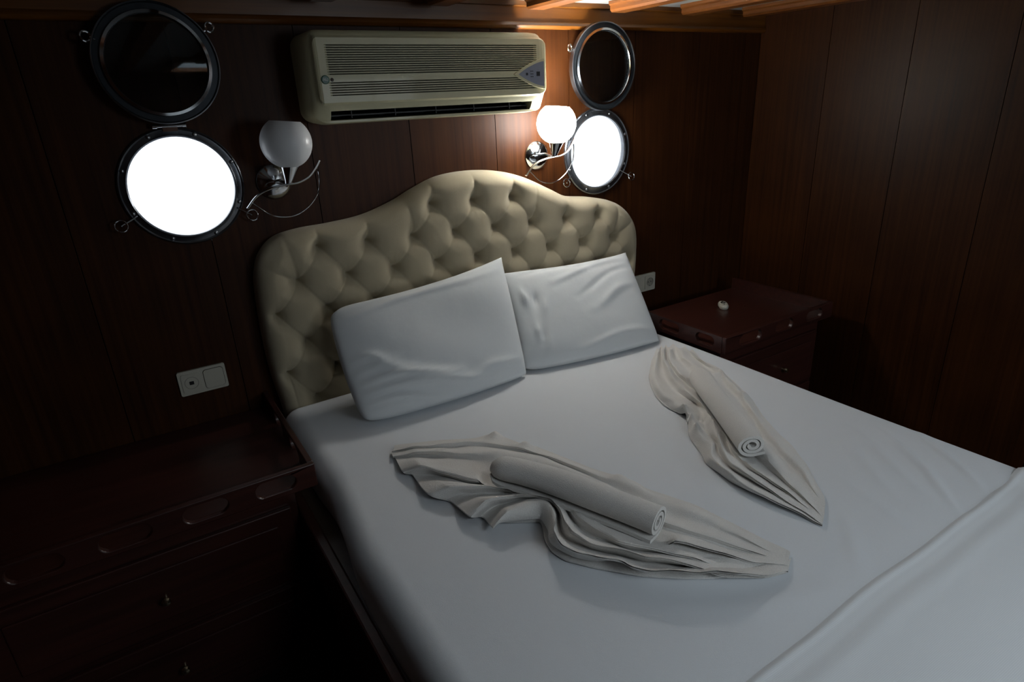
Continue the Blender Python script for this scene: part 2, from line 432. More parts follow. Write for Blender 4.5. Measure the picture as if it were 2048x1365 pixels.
# ------------------------------------------------------------------ wall lamps
def sconce(C, lit, label, dx):
    cx, cy, cz = C; px = cx + dx
    t = thing('wall_lamp', (cx, 0, cz - .06), label, 'wall lamp')
    add('back_plate', lathe([(.056, 0), (.057, .006), (.052, .012), (.040, .020), (.022, .026), (0, .028)], (px, 0, cz - .002), (0, -1, 0), 40), 'chrome', t, smooth=True)
    add('arm', tube([(px, -.024, cz + .002), (px * .6 + cx * .4, -.08, cz + .008), (cx, cy + .004, cz + .002)], .005, 10), 'chrome', t, smooth=True)
    sp = [(-.127, -.060), (-.092, -.025), (-.045, -.006), (0, 0), (.036, .002), (.073, .016), (.101, .042), (.116, .062)]
    path = cat_rom([(cx + a, cy - .006 * math.cos(a * 20), cz + b_) for a, b_ in sp], 40)
    add('curved_strip', sweep(path, lambda i, s: [(.0075 * math.cos(q * math.pi / 5), .0035 * math.sin(q * math.pi / 5)) for q in range(10)]), 'chrome', t, smooth=True)
    ar = [(-.112, -.044), (-.097, -.058), (-.068, -.084), (-.030, -.098), (.014, -.097), (.056, -.077), (.088, -.045), (.103, -.012), (.106, .030), (.104, .046)]
    add('wire_arc', tube(cat_rom([(cx + a, cy, cz + b_) for a, b_ in ar], 48), .0020, 8), 'chrome', t, smooth=True)
    gx, gz, gr = cx + .021, cz + .124, .077
    add('lamp_cup', lathe([(0, 0), (.010, .002), (.012, .012), (.020, .034), (.029, .058), (.026, .060), (.012, .030), (0, .026)], (cx + .006, cy, cz - .002), (.22, 0, 1), 32), 'chrome', t, smooth=True)
    pr = []
    a0, a1 = R(-72), R(54)
    for i in range(25):
        a = a0 + (a1 - a0) * i / 24; pr.append((gr * math.cos(a), gr * math.sin(a)))
    for i in range(25):
        a = a1 + (a0 - a1) * i / 24; pr.append(((gr - .004) * math.cos(a), (gr - .004) * math.sin(a)))
    add('globe_shade', lathe(pr, (gx, cy, gz), (.10, -.02, 1), 56, True), 'lit' if lit else 'opal', t, smooth=True)
    add('bulb', lathe([(0, -.045), (.012, -.04), (.013, -.02), (.022, .0), (.026, .016), (.020, .034), (0, .042)], (gx, cy, gz), (.10, -.02, 1), 24), 'bulb' if lit else 'opal', t, smooth=True)
    return t
sconce((.463, -.145, 1.325), False, 'unlit white glass globe lamp on a chrome bracket, beside the left porthole', -.006)
sconce((1.497, -.145, 1.322), True, 'glowing white glass globe lamp on a chrome bracket, below the air conditioner end', .022)

# ------------------------------------------------------------------ air conditioner
AX0, AX1 = .580, 1.455
ac = thing('air_conditioner', (1.02, 0, 1.494), 'long cream split air conditioner with ribbed grille, high on the wooden wall', 'air conditioner')
prof = [(0, 1.765), (-.135, 1.765), (-.165, 1.760), (-.182, 1.745), (-.188, 1.722), (-.188, 1.570), (-.185, 1.548), (-.176, 1.532),
        (-.095, 1.560), (-.095, 1.514), (-.158, 1.504), (-.158, 1.497), (-.10, 1.492), (0, 1.497)]
proff = list(prof); proff[8] = (-.172, 1.524); proff[9] = (-.166, 1.512)
secs = []
e = .045
for i in range(7):
    th = math.pi / 2 * i / 6; secs.append((AX0 + e * (1 - math.cos(th - 0)) if False else AX0 + e * (1 - math.cos(th)), .040 * (1 - math.sin(th)), proff))
secs += [(.628, 0, proff), (.6281, 0, prof), (1.385, 0, prof), (1.3851, 0, proff)]
for i in range(7):
    th = math.pi / 2 * (6 - i) / 6; secs.append((AX1 + .004 - .058 * (1 - math.cos(th)) * 1.0, .046 * (1 - math.sin(th)), proff))
def loft(secs, yc, zc, hy, hz):
    V, F = [], []; k = len(secs[0][2])
    for x, ins, pr in secs:
        for y, z in pr: V.append((x, yc + (y - yc) * (1 - ins / hy), zc + (z - zc) * (1 - ins / hz)))
    for i in range(len(secs) - 1):
        for q in range(k):
            q2 = (q + 1) % k; F.append((i * k + q, i * k + q2, (i + 1) * k + q2, (i + 1) * k + q))
    F.append(tuple(range(k))); F.append(tuple((len(secs) - 1) * k + q for q in range(k)))
    return V, F
add('body', loft(secs, 0, 1.63, .188, .135), 'ac', ac, smooth=True)
add('air_outlet', join(box(.632, 1.382, -.0965, -.0945, 1.512, 1.560), ([(.632, -.172, 1.5325), (1.382, -.172, 1.5325), (1.382, -.096, 1.559), (.632, -.096, 1.559)], [(0, 1, 2, 3)]),
    ([(.632, -.150, 1.5065), (1.382, -.150, 1.5065), (1.382, -.096, 1.515), (.632, -.096, 1.515)], [(0, 1, 2, 3)])), 'acdark', ac)
for i in range(5):
    x = .70 + .15 * i
    add('vane', prism([(-.150, 1.509), (-.100, 1.514), (-.100, 1.552), (-.150, 1.537)], [], YZ, x, x + .003), 'acdark', ac)
add('vane', prism([(-.148, 1.517), (-.105, 1.530), (-.104, 1.533), (-.148, 1.520)], [], YZ, .634, 1.380), 'acdark', ac)
# ribbed front panel
fy = -.195
gz = [1.7175 - .0067 * i for i in range(13)] + [1.6125 - .0070 * i for i in range(6)]
full = [(-.186, 1.745), (fy, 1.738)]; grooved = [(-.186, 1.745), (fy, 1.738)]
for z in gz:
    for dz, dy in ((.0020, 0), (.0015, .0068), (-.0015, .0068), (-.0020, 0)):
        full.append((fy, z + dz)); grooved.append((fy + dy, z + dz))
full += [(fy, 1.556), (-.186, 1.550)]; grooved += [(fy, 1.556), (-.186, 1.550)]
fs = [(.594, .028, full), (.596, .014, full), (.600, .005, full), (.606, 0, full), (.628, 0, full), (.636, 0, grooved), (1.390, 0, grooved), (1.398, 0, full), (1.410, 0, full),
      (1.424, .004, full), (1.434, .010, full), (1.441, .018, full), (1.444, .028, full)]
gvf = loft(fs, -.186, 1.6475, .03, .1); kk = len(full)
fmi = [1 if (n_ // kk == 5 and n_ % kk >= 2 and (n_ % kk - 2) % 4 == 1 and (n_ % kk - 2) // 4 < len(gz)) else 0 for n_ in range(len(gvf[1]))]
add('front_grille', gvf, 'ac', ac, mats=['acgap'], fm=fmi)
# badge
badge = add('badge', lathe([(0, 0), (.0125, 0), (.0125, .002), (.0105, .003), (0, .003)], (.618, fy, 1.622), (0, -1, 0), 28), 'green', ac)
cu = bpy.data.curves.new('badge_letters', 'FONT'); cu.body = 'AU'; cu.size = .0125; cu.align_x = 'CENTER'; cu.align_y = 'CENTER'; cu.extrude = .0004
tmp = bpy.data.objects.new('badge_letters', cu); COL.objects.link(tmp)
dg = bpy.context.evaluated_depsgraph_get(); me = bpy.data.meshes.new_from_object(tmp.evaluated_get(dg))
bpy.data.objects.remove(tmp)
me.materials.clear(); me.materials.append(M['badgewhite'])
lt = bpy.data.objects.new('badge_letters', me); COL.objects.link(lt); lt.parent = badge
lt.rotation_euler = (R(90), 0, 0); lt.location = tuple(np.array([.618, fy - .0034, 1.6222]) - WP[badge.name])
add('badge_dot', lathe([(0, 0), (.0055, 0), (.0050, .002), (0, .003)], (.639, fy, 1.6215), (0, -1, 0), 20), 'browndot', ac)
# control window: a shield shape pointing left
def shield(x0, x1, zc_, h, n=14):
    out = []
    for i in range(n + 1):
        s = i / n; out.append((x0 + (x1 - x0) * s, zc_ + h * (1 - (1 - s) ** 1.55)))
    for i in range(n, 0, -1):
        s = i / n; out.append((x0 + (x1 - x0) * s, zc_ - h * (1 - (1 - s) ** 1.55)))
    return out
cf = add('control_frame', prism(shield(1.296, 1.428, 1.6235, .051), [], XZ, fy - .006, fy + .001), 'ac', ac, bevel=.002)
cp = add('control_panel', prism(shield(1.314, 1.424, 1.6235, .0415), [], XZ, fy - .0075, fy - .005), 'acgrey', ac)
for (x, z, s) in ((1.349, 1.6235, .0042), (1.398, 1.6235, .0075), (1.367, 1.6325, .0018), (1.367, 1.6235, .0018), (1.367, 1.6145, .0018), (1.374, 1.6325, .0018), (1.374, 1.6235, .0018), (1.374, 1.6145, .0018)):
    add('indicator', box(x - s, x + s, fy - .0082, fy - .007, z - s, z + s), 'black', cp)

# ------------------------------------------------------------------ bed
BZ = .55
def bed_edges(y):
    return .283 + .034 * smooth01((y + 1.0) / .38), 1.918 + 0 * y
def wr(x, y, pts, amp, wid):
    """a soft ridge along a polyline"""
    d = np.full(np.shape(x), 9.0); f = np.zeros(np.shape(x))
    P = np.array(pts); L = 0; seg = np.linalg.norm(np.diff(P, axis=0), axis=1); T = seg.sum()
    for a, b_, l in zip(P[:-1], P[1:], seg):
        t = np.clip(((x - a[0]) * (b_[0] - a[0]) + (y - a[1]) * (b_[1] - a[1])) / l ** 2, 0, 1)
        dd = np.hypot(x - a[0] - t * (b_[0] - a[0]), y - a[1] - t * (b_[1] - a[1]))
        s = (L + t * l) / T
        f = np.where(dd < d, np.sin(np.pi * np.clip(s * .9 + .05, 0, 1)), f); d = np.minimum(d, dd); L += l
    return amp * f * np.exp(-(d / wid) ** 2)
WR = [([(1.80, -1.38), (1.756, -1.467), (1.685, -1.576), (1.55, -1.718)], .0045, .012), ([(1.74, -1.33), (1.695, -1.421), (1.62, -1.544), (1.56, -1.64)], .003, .014),
      ([(1.86, -1.46), (1.808, -1.557), (1.755, -1.643), (1.69, -1.72)], .005, .010), ([(1.66, -1.36), (1.58, -1.48), (1.49, -1.60)], .0025, .016),
      ([(1.50, -1.40), (1.44, -1.55), (1.40, -1.70)], .002, .02), ([(1.34, -1.55), (1.25, -1.63), (1.15, -1.70)], .002, .02),
      ([(.75, -1.50), (.90, -1.62), (1.10, -1.69)], .002, .03), ([(1.45, -.62), (1.30, -.80), (1.20, -1.0)], -.0012, .03)]
def bed_top(x, y):
    z = BZ + .003 * np.sin(2.1 * x + 1.3 * y) - .0015 * np.cos(5 * y)
    for p, a, w_ in WR: z = z + wr(x, y, p, 1.5 * a, w_)
    return z
YH, YB = -.115, -2.20
def bed_sheet(y0, y1, off, rad, zbot, nx=150, ny=180, xpad=0.0, caps=True):
    """rounded mattress section swept from y0 (head) to y1 (foot)"""
    y = np.linspace(y0, y1, ny)[:, None]
    xl, xr = bed_edges(y); xl = xl - off - xpad; xr = xr + off + xpad
    s8 = np.linspace(0, 1, 9)[None, :]; a = np.linspace(0, math.pi / 2, 13)[None, 1:-1]; t = np.linspace(0, 1, nx)[None, :]
    zs = zbot + (BZ - rad - zbot) * s8
    one = np.ones_like
    XT = xl + rad + (xr - xl - 2 * rad) * t; ZT = bed_top(XT, y + 0 * XT) + off
    zl_, zr_ = ZT[:, :1], ZT[:, -1:]
    XLs = xl + .006 * np.sin(9 * y + 20 * zs) * (1 - s8); XRs = xr + .004 * np.sin(14 * y + 3) * (1 - s8)
    XA = xl + rad * (1 - np.cos(a)); ZA = zl_ - rad + rad * np.sin(a)
    XB = (xr - rad * (1 - np.cos(a)))[:, ::-1]; ZB = (zr_ - rad + rad * np.sin(a))[:, ::-1]
    X = np.hstack([XLs, XA, XT, XB, XRs[:, ::-1]]); Z = np.hstack([zs + 0 * XLs, ZA, ZT, ZB, (zs + 0 * XRs)[:, ::-1]])
    Y = y + 0 * X; k = X.shape[1]
    V = np.stack([X, Y, Z], -1).reshape(-1, 3)
    F = [(i * k + q, i * k + q + 1, (i + 1) * k + q + 1, (i + 1) * k + q) for i in range(ny - 1) for q in range(k - 1)]
    if caps: F += [tuple(range(k)), tuple((ny - 1) * k + q for q in range(k))]
    return V, F
bed = thing('bed', (1.10, -1.15, FZ), 'double bed in fitted white sheet with a beige button-tufted headboard', 'bed')
add('fitted_sheet', bed_sheet(YH, YB, 0, .062, .43, 240, 320), 'sheet', bed, smooth='all')
add('bed_base', box(.275, 1.915, YB - .01, -.03, FZ, .428), 'furniture', bed)
add('side_rail', box(.244, .274, YB - .03, -.05, .24, .44), 'furniture', bed, bevel=.006)
add('side_rail', box(1.916, 1.946, YB - .03, -.05, .24, .44), 'furniture', bed, bevel=.006)
add('foot_rail', box(.274, 1.916, YB - .03, YB - .012, .0, .44), 'furniture', bed)

# --- tufted headboard (the whole board sags a touch towards the right)
SL = -.041
outl = [(.343, .470), (.338, .540), (.324, .664), (.320, .790), (.325, .951), (.337, 1.040), (.365, 1.102), (.419, 1.146), (.503, 1.162), (.607, 1.166), (.734, 1.178), (.854, 1.212),
        (.937, 1.247), (1.043, 1.282), (1.172, 1.291), (1.307, 1.278), (1.425, 1.243), (1.536, 1.190), (1.640, 1.142), (1.780, 1.120), (1.900, 1.088), (1.980, 1.030), (2.022, .955), (2.032, .84), (2.022, .692), (2.015, .470)]
def dense(pts, step=.012):
    out = []
    P = [np.array(p) for p in pts]; n_ = len(P)
    for i in range(n_ - 1):
        p0, p1, p2, p3 = P[max(i - 1, 0)], P[i], P[i + 1], P[min(i + 2, n_ - 1)]
        m_ = max(2, int(np.linalg.norm(p2 - p1) / step))
        for k in range(m_):
            t = k / m_
            out.append(.5 * ((2 * p1) + (p2 - p0) * t + (2 * p0 - 5 * p1 + 4 * p2 - p3) * t * t + (3 * p1 - p0 - 3 * p2 + p3) * t ** 3))
    out.append(P[-1]); return np.array(out)
OUT = dense(outl)
def btn(a0, row): return (a0, 1.0866 + .1095 * row + SL * (a0 - .9))
rows = {1: [.988 + .176 * k for k in range(3)], 0: [.549 + .176 * k for k in range(8)], -1: [.461 + .176 * k for k in range(9)],
        -2: [.373 + .176 * k for k in range(10)], -3: [.461 + .176 * k for k in range(9)], -4: [.373 + .176 * k for k in range(10)], -5: [.461 + .176 * k for k in range(9)]}
BT = {(r_, round(x, 3)): btn(x, r_) for r_, xs in rows.items() for x in xs}
SEG = []
for (r_, x), p in BT.items():
    for dx in (-.088, .088):
        for (r2, x2), q in BT.items():
            if r2 == r_ - 1 and abs(x2 - x - dx) < .01: SEG.append((p, q, .0155 if dx > 0 else .0125))
    up = [k for k in BT if k[0] == r_ + 1 and abs(abs(k[1] - x) - .088) < .01]
    if len(up) == 0: SEG.append((p, (p[0], p[1] + .20), .019))
    elif len(up) == 1 and r_ > -2:
        s_ = -1 if up[0][1] > x else 1
        SEG.append((p, (p[0] + s_ * .03, p[1] + .20), .014))
for r_ in (-2, -4):
    xs = rows[r_]
    SEG.append((btn(xs[0], r_), (xs[0] - .12, btn(xs[0], r_)[1] + .06), .008)); SEG.append((btn(xs[-1], r_), (xs[-1] + .12, btn(xs[-1], r_)[1] + .06), .008))
SEG.append((btn(.461, -1), (.30, 1.10), .010)); SEG.append((btn(.461 + .176 * 8, -1), (2.04, 1.04), .010))
SEG.append((btn(.373, -4), (.385, .46), .010))
def hb_height(x, z):
    d_out = np.full(x.shape, 9.0)
    for i in range(0, len(OUT) - 1):
        a, b_ = OUT[i], OUT[i + 1]; l2 = ((b_ - a) ** 2).sum()
        t = np.clip(((x - a[0]) * (b_[0] - a[0]) + (z - a[1]) * (b_[1] - a[1])) / l2, 0, 1)
        d_out = np.minimum(d_out, np.hypot(x - a[0] - t * (b_[0] - a[0]), z - a[1] - t * (b_[1] - a[1])))
    er = .055
    q = np.clip(d_out / er, 0, 1)
    edge = np.sqrt(np.clip(1 - (1 - q) ** 2, 0, 1))
    dep = np.zeros(x.shape)
    for a, b_, amp in SEG:
        l2 = (b_[0] - a[0]) ** 2 + (b_[1] - a[1]) ** 2
        t = np.clip(((x - a[0]) * (b_[0] - a[0]) + (z - a[1]) * (b_[1] - a[1])) / l2, 0, 1)
        dd = np.hypot(x - a[0] - t * (b_[0] - a[0]), z - a[1] - t * (b_[1] - a[1]))
        dep = np.maximum(dep, amp * (1 if amp > .0156 else 1) * (.42 + .58 * np.abs(2 * np.clip(t, 0, 1) - 1) ** 1.4) * (.60 * np.exp(-dd / .005) + .40 * np.exp(-(dd / .024) ** 2)))
    db = np.full(x.shape, 9.0)
    for p in BT.values(): db = np.minimum(db, np.hypot(x - p[0], z - p[1]))
    tuft = .034 * np.exp(-(db / .013) ** 1.1) + .020 * np.exp(-(db / .034) ** 1.6)
    # pleats radiating from the buttons
    return .024 + edge * .072 - (dep * 1.15 + tuft) * np.clip(q * 1.2, 0.25, 1)
nx_, nz_ = 470, 210
th = np.linspace(0, 1, nx_)
# columns: follow the outline's top half, with extra columns where it turns steeply
top = OUT[:, 1]; 
iL = int(np.argmin(OUT[:len(OUT) // 2, 0])); iR = len(OUT) // 2 + int(np.argmax(OUT[len(OUT) // 2:, 0]))
arc = OUT[iL:iR + 1]
cs = np.concatenate([[0], np.cumsum(np.linalg.norm(np.diff(arc, axis=0), axis=1))])
sx = np.interp(th * cs[-1], cs, arc[:, 0]); sz = np.interp(th * cs[-1], cs, arc[:, 1])
# bottom mapping: spread the columns evenly in x along the bottom
bxs = OUT[0, 0] + (OUT[-1, 0] - OUT[0, 0]) * th
vv = np.linspace(0, 1, nz_)
U, Vv = np.meshgrid(th, vv, indexing='ij')
Xg = bxs[:, None] * (1 - Vv) + sx[:, None] * Vv
Zg = .47 * (1 - Vv) + sz[:, None] * Vv
# straighten the left and right borders onto the outline
lo_side = OUT[:iL + 1]; hi_side = OUT[iR:][::-1]
for side, col in ((lo_side, 0), (hi_side, nx_ - 1)):
    c_ = np.concatenate([[0], np.cumsum(np.linalg.norm(np.diff(side, axis=0), axis=1))])
    px = np.interp(vv * c_[-1], c_, side[:, 0]); pz = np.interp(vv * c_[-1], c_, side[:, 1])
    dx_, dz_ = px - Xg[col], pz - Zg[col]
    wgt = np.clip(1 - (th if col == 0 else 1 - th) / .25, 0, 1) ** 2
    Xg += wgt[:, None] * dx_[None, :]; Zg += wgt[:, None] * dz_[None, :]
Hg = hb_height(Xg, Zg)
V = [(Xg[i, j], -Hg[i, j] - .012, Zg[i, j]) for i in range(nx_) for j in range(nz_)]
F = [(i * nz_ + j, (i + 1) * nz_ + j, (i + 1) * nz_ + j + 1, i * nz_ + j + 1) for i in range(nx_ - 1) for j in range(nz_ - 1)]
rim = [(0, j) for j in range(nz_)] + [(i, nz_ - 1) for i in range(1, nx_)] + [(nx_ - 1, j) for j in range(nz_ - 2, -1, -1)]
n0 = len(V)
for i, j in rim: V.append((Xg[i, j], -.004, Zg[i, j]))
for k in range(len(rim) - 1):
    a = rim[k][0] * nz_ + rim[k][1]; b_ = rim[k + 1][0] * nz_ + rim[k + 1][1]
    F.append((a, b_, n0 + k + 1, n0 + k))
hb = add('headboard', (V, F), 'headboard', bed, smooth='all')
for (r_, x), p in BT.items():
    if p[1] < .56: continue
    h = float(hb_height(np.array([p[0]]), np.array([p[1]]))[0])
    add('tuft_button', lathe([(.0075, 0), (.007, .002), (.004, .0035), (0, .004)], (p[0], -h - .011, p[1]), (0, -1, 0), 14), 'button', hb, smooth=True)

# --- blanket folded across the foot
def blanket():
    V, F = bed_sheet(-1.722, YB - .045, .0025, .062, .30, 200, 150, .004, False)
    V = np.array(V)
    y_ = -1.722 - V[:, 1]
    hem = -.0030 * (1 - smooth01(y_ / .009)) + .0026 * np.exp(-((y_ - .014) / .007) ** 2) + .0020 * np.exp(-((y_ - .075) / .018) ** 2) - .0010 * np.exp(-((y_ - .045) / .012) ** 2) + .0018 * np.sin(V[:, 0] * 31 + V[:, 1] * 22) * smooth01((V[:, 0] - 1.5) / .3)
    V[:, 1] += .0035 * np.sin(V[:, 0] * 7) + .002 * np.sin(V[:, 0] * 17 + 1)
    V[:, 2] += np.where(V[:, 2] > .5, hem, 0)
    c = np.exp(-(((V[:, 0] - 1.86) / .03) ** 2 + ((V[:, 1] + 1.76) / .035) ** 2)); V[:, 2] += .014 * c
    return V, F
tag(add('blanket', blanket(), 'blanket', smooth='all'), 'white ribbed cotton blanket spread flat across the foot of the bed', 'blanket')

# ------------------------------------------------------------------ pillows
def pillow(label, BL, BR, TR, TL, T, folds, seed, rnd, pins):
    N, K = 64, 46
    bl, br, tr, tl = (np.array(p) for p in (BL, BR, TR, TL))
    u, v = np.meshgrid(np.linspace(0, 1, N), np.linspace(0, 1, K), indexing='ij')
    # ease towards borders so the seam is well resolved
    u = .5 - .5 * np.cos(np.pi * u); v = .5 - .5 * np.cos(np.pi * v)
    u = .35 * u + .65 * np.linspace(0, 1, N)[:, None]; v = .35 * v + .65 * np.linspace(0, 1, K)[None, :]
    base = ((1 - u) * (1 - v))[..., None] * bl + (u * (1 - v))[..., None] * br + (u * v)[..., None] * tr + ((1 - u) * v)[..., None] * tl
    nrm = np.cross((br + tr - bl - tl) / 2, (tl + tr - bl - br) / 2); nrm /= np.linalg.norm(nrm)
    if nrm[1] > 0: nrm = -nrm
    ex = (br + tr - bl - tl) / 2; ex /= np.linalg.norm(ex); ey = (tl + tr - bl - br) / 2; ey /= np.linalg.norm(ey)
    a, c = 2 * u - 1, 2 * v - 1
    # borders pull in or bulge out between the corners, and corners are blunted
    pl, pr_, pb, pt = pins
    base = base - (np.sign(a) * np.abs(a) ** 5 * (1 - c ** 2) * np.where(a < 0, pl, pr_))[..., None] * ex
    base = base - (np.where(c > 0, 1, 0) * np.abs(c) ** 5 * (1 - a ** 2) * pt)[..., None] * ey
    base = base + (np.where(c < 0, 1, 0) * np.abs(c) ** 5 * (1 - a ** 2) * pb)[..., None] * np.array([0, 1.0, 0])
    for (sa, sc), k in zip(((-1, -1), (1, -1), (1, 1), (-1, 1)), rnd):
        w_ = (np.clip(sa * a, 0, 1) * np.clip(sc * c, 0, 1)) ** 9
        base = base - (w_ * k)[..., None] * (sa * ex + sc * ey)
    prof = np.clip((1 - np.abs(a) ** 3.2) * (1 - np.abs(c) ** 3.0), 0, 1) ** .48
    prof = prof * (1 + .10 * (-c))
    rs = np.random.RandomState(seed)
    rip = np.zeros_like(u)
    for (x0, y0, x1, y1, amp, w_) in folds:
        dx, dy = x1 - x0, y1 - y0; l2 = dx * dx + dy * dy
        t = np.clip(((u - x0) * dx + (v - y0) * dy) / l2, 0, 1)
        bend = .03 * np.sin(t * 5 + seed)
        d = np.hypot(u - x0 - t * dx, v - y0 - t * dy + bend)
        rip += 2.2 * amp * np.sin(np.pi * (.1 + .8 * t)) * np.exp(-(d / w_) ** 2)
    for k in range(10):
        fx, fy_, ph = rs.uniform(3, 11), rs.uniform(3, 11), rs.uniform(0, 6.3)
        rip += .0016 * np.sin(fx * u + fy_ * v + ph)
    front = base + (T * prof + rip * prof)[..., None] * nrm
    back = base - (T * .85 * prof)[..., None] * nrm
    V = front.reshape(-1, 3).tolist() + back.reshape(-1, 3).tolist(); F = []
    off = N * K
    for i in range(N - 1):
        for j in range(K - 1):
            q = (i * K + j, (i + 1) * K + j, (i + 1) * K + j + 1, i * K + j + 1)
            F.append(q); F.append(tuple(off + k for k in reversed(q)))
    V = np.array(V); V[:, 2] = np.maximum(V[:, 2], BZ + .006)
    V[:, 1] = np.minimum(V[:, 1], -.112)
    o = add('pillow', (V, F), 'pillow', smooth='all')
    bm = bmesh.new(); bm.from_mesh(o.data); bmesh.ops.remove_doubles(bm, verts=bm.verts, dist=1e-5); bmesh.ops.recalc_face_normals(bm, faces=bm.faces); bm.to_mesh(o.data); bm.free()
    return tag(o, label, 'pillow', 'white pillows against the headboard')
pillow('larger white pillow on the left porthole side, overlapping the other pillow', (.520, -.400, .562), (1.165, -.408, .562), (1.205, -.195, .974), (.522, -.165, .908), .074,
       [(.02, .30, .55, .22, .012, .028), (.03, .22, .75, .10, .011, .030), (.02, .13, .45, .06, .009, .022), (.02, .38, .30, .36, .007, .025), (.03, .06, .35, .03, .006, .018), (.02, .84, .95, .93, .006, .03), (.02, .50, .22, .44, .008, .03), (.60, .10, .97, .18, .006, .03)], 3, (.012, .004, 0, .022), (-.014, .002, -.022, .022))
pillow('white pillow beside the wall socket, its left edge tucked behind the other pillow', (1.168, -.380, .562), (1.800, -.468, .560), (1.868, -.175, .880), (1.222, -.150, .900), .070,
       [(.07, .85, .12, .25, .012, .018), (.16, .80, .14, .20, -.010, .016), (.22, .7, .16, .1, .006, .018), (.30, .80, .98, .93, .007, .030), (.45, .60, .95, .82, -.005, .025), (.35, .10, .95, .12, .005, .03), (.55, .45, .9, .62, .005, .035), (.1, .95, .6, .9, -.006, .03)], 8, (.012, .0, 0, .006), (.006, .010, -.020, .020))

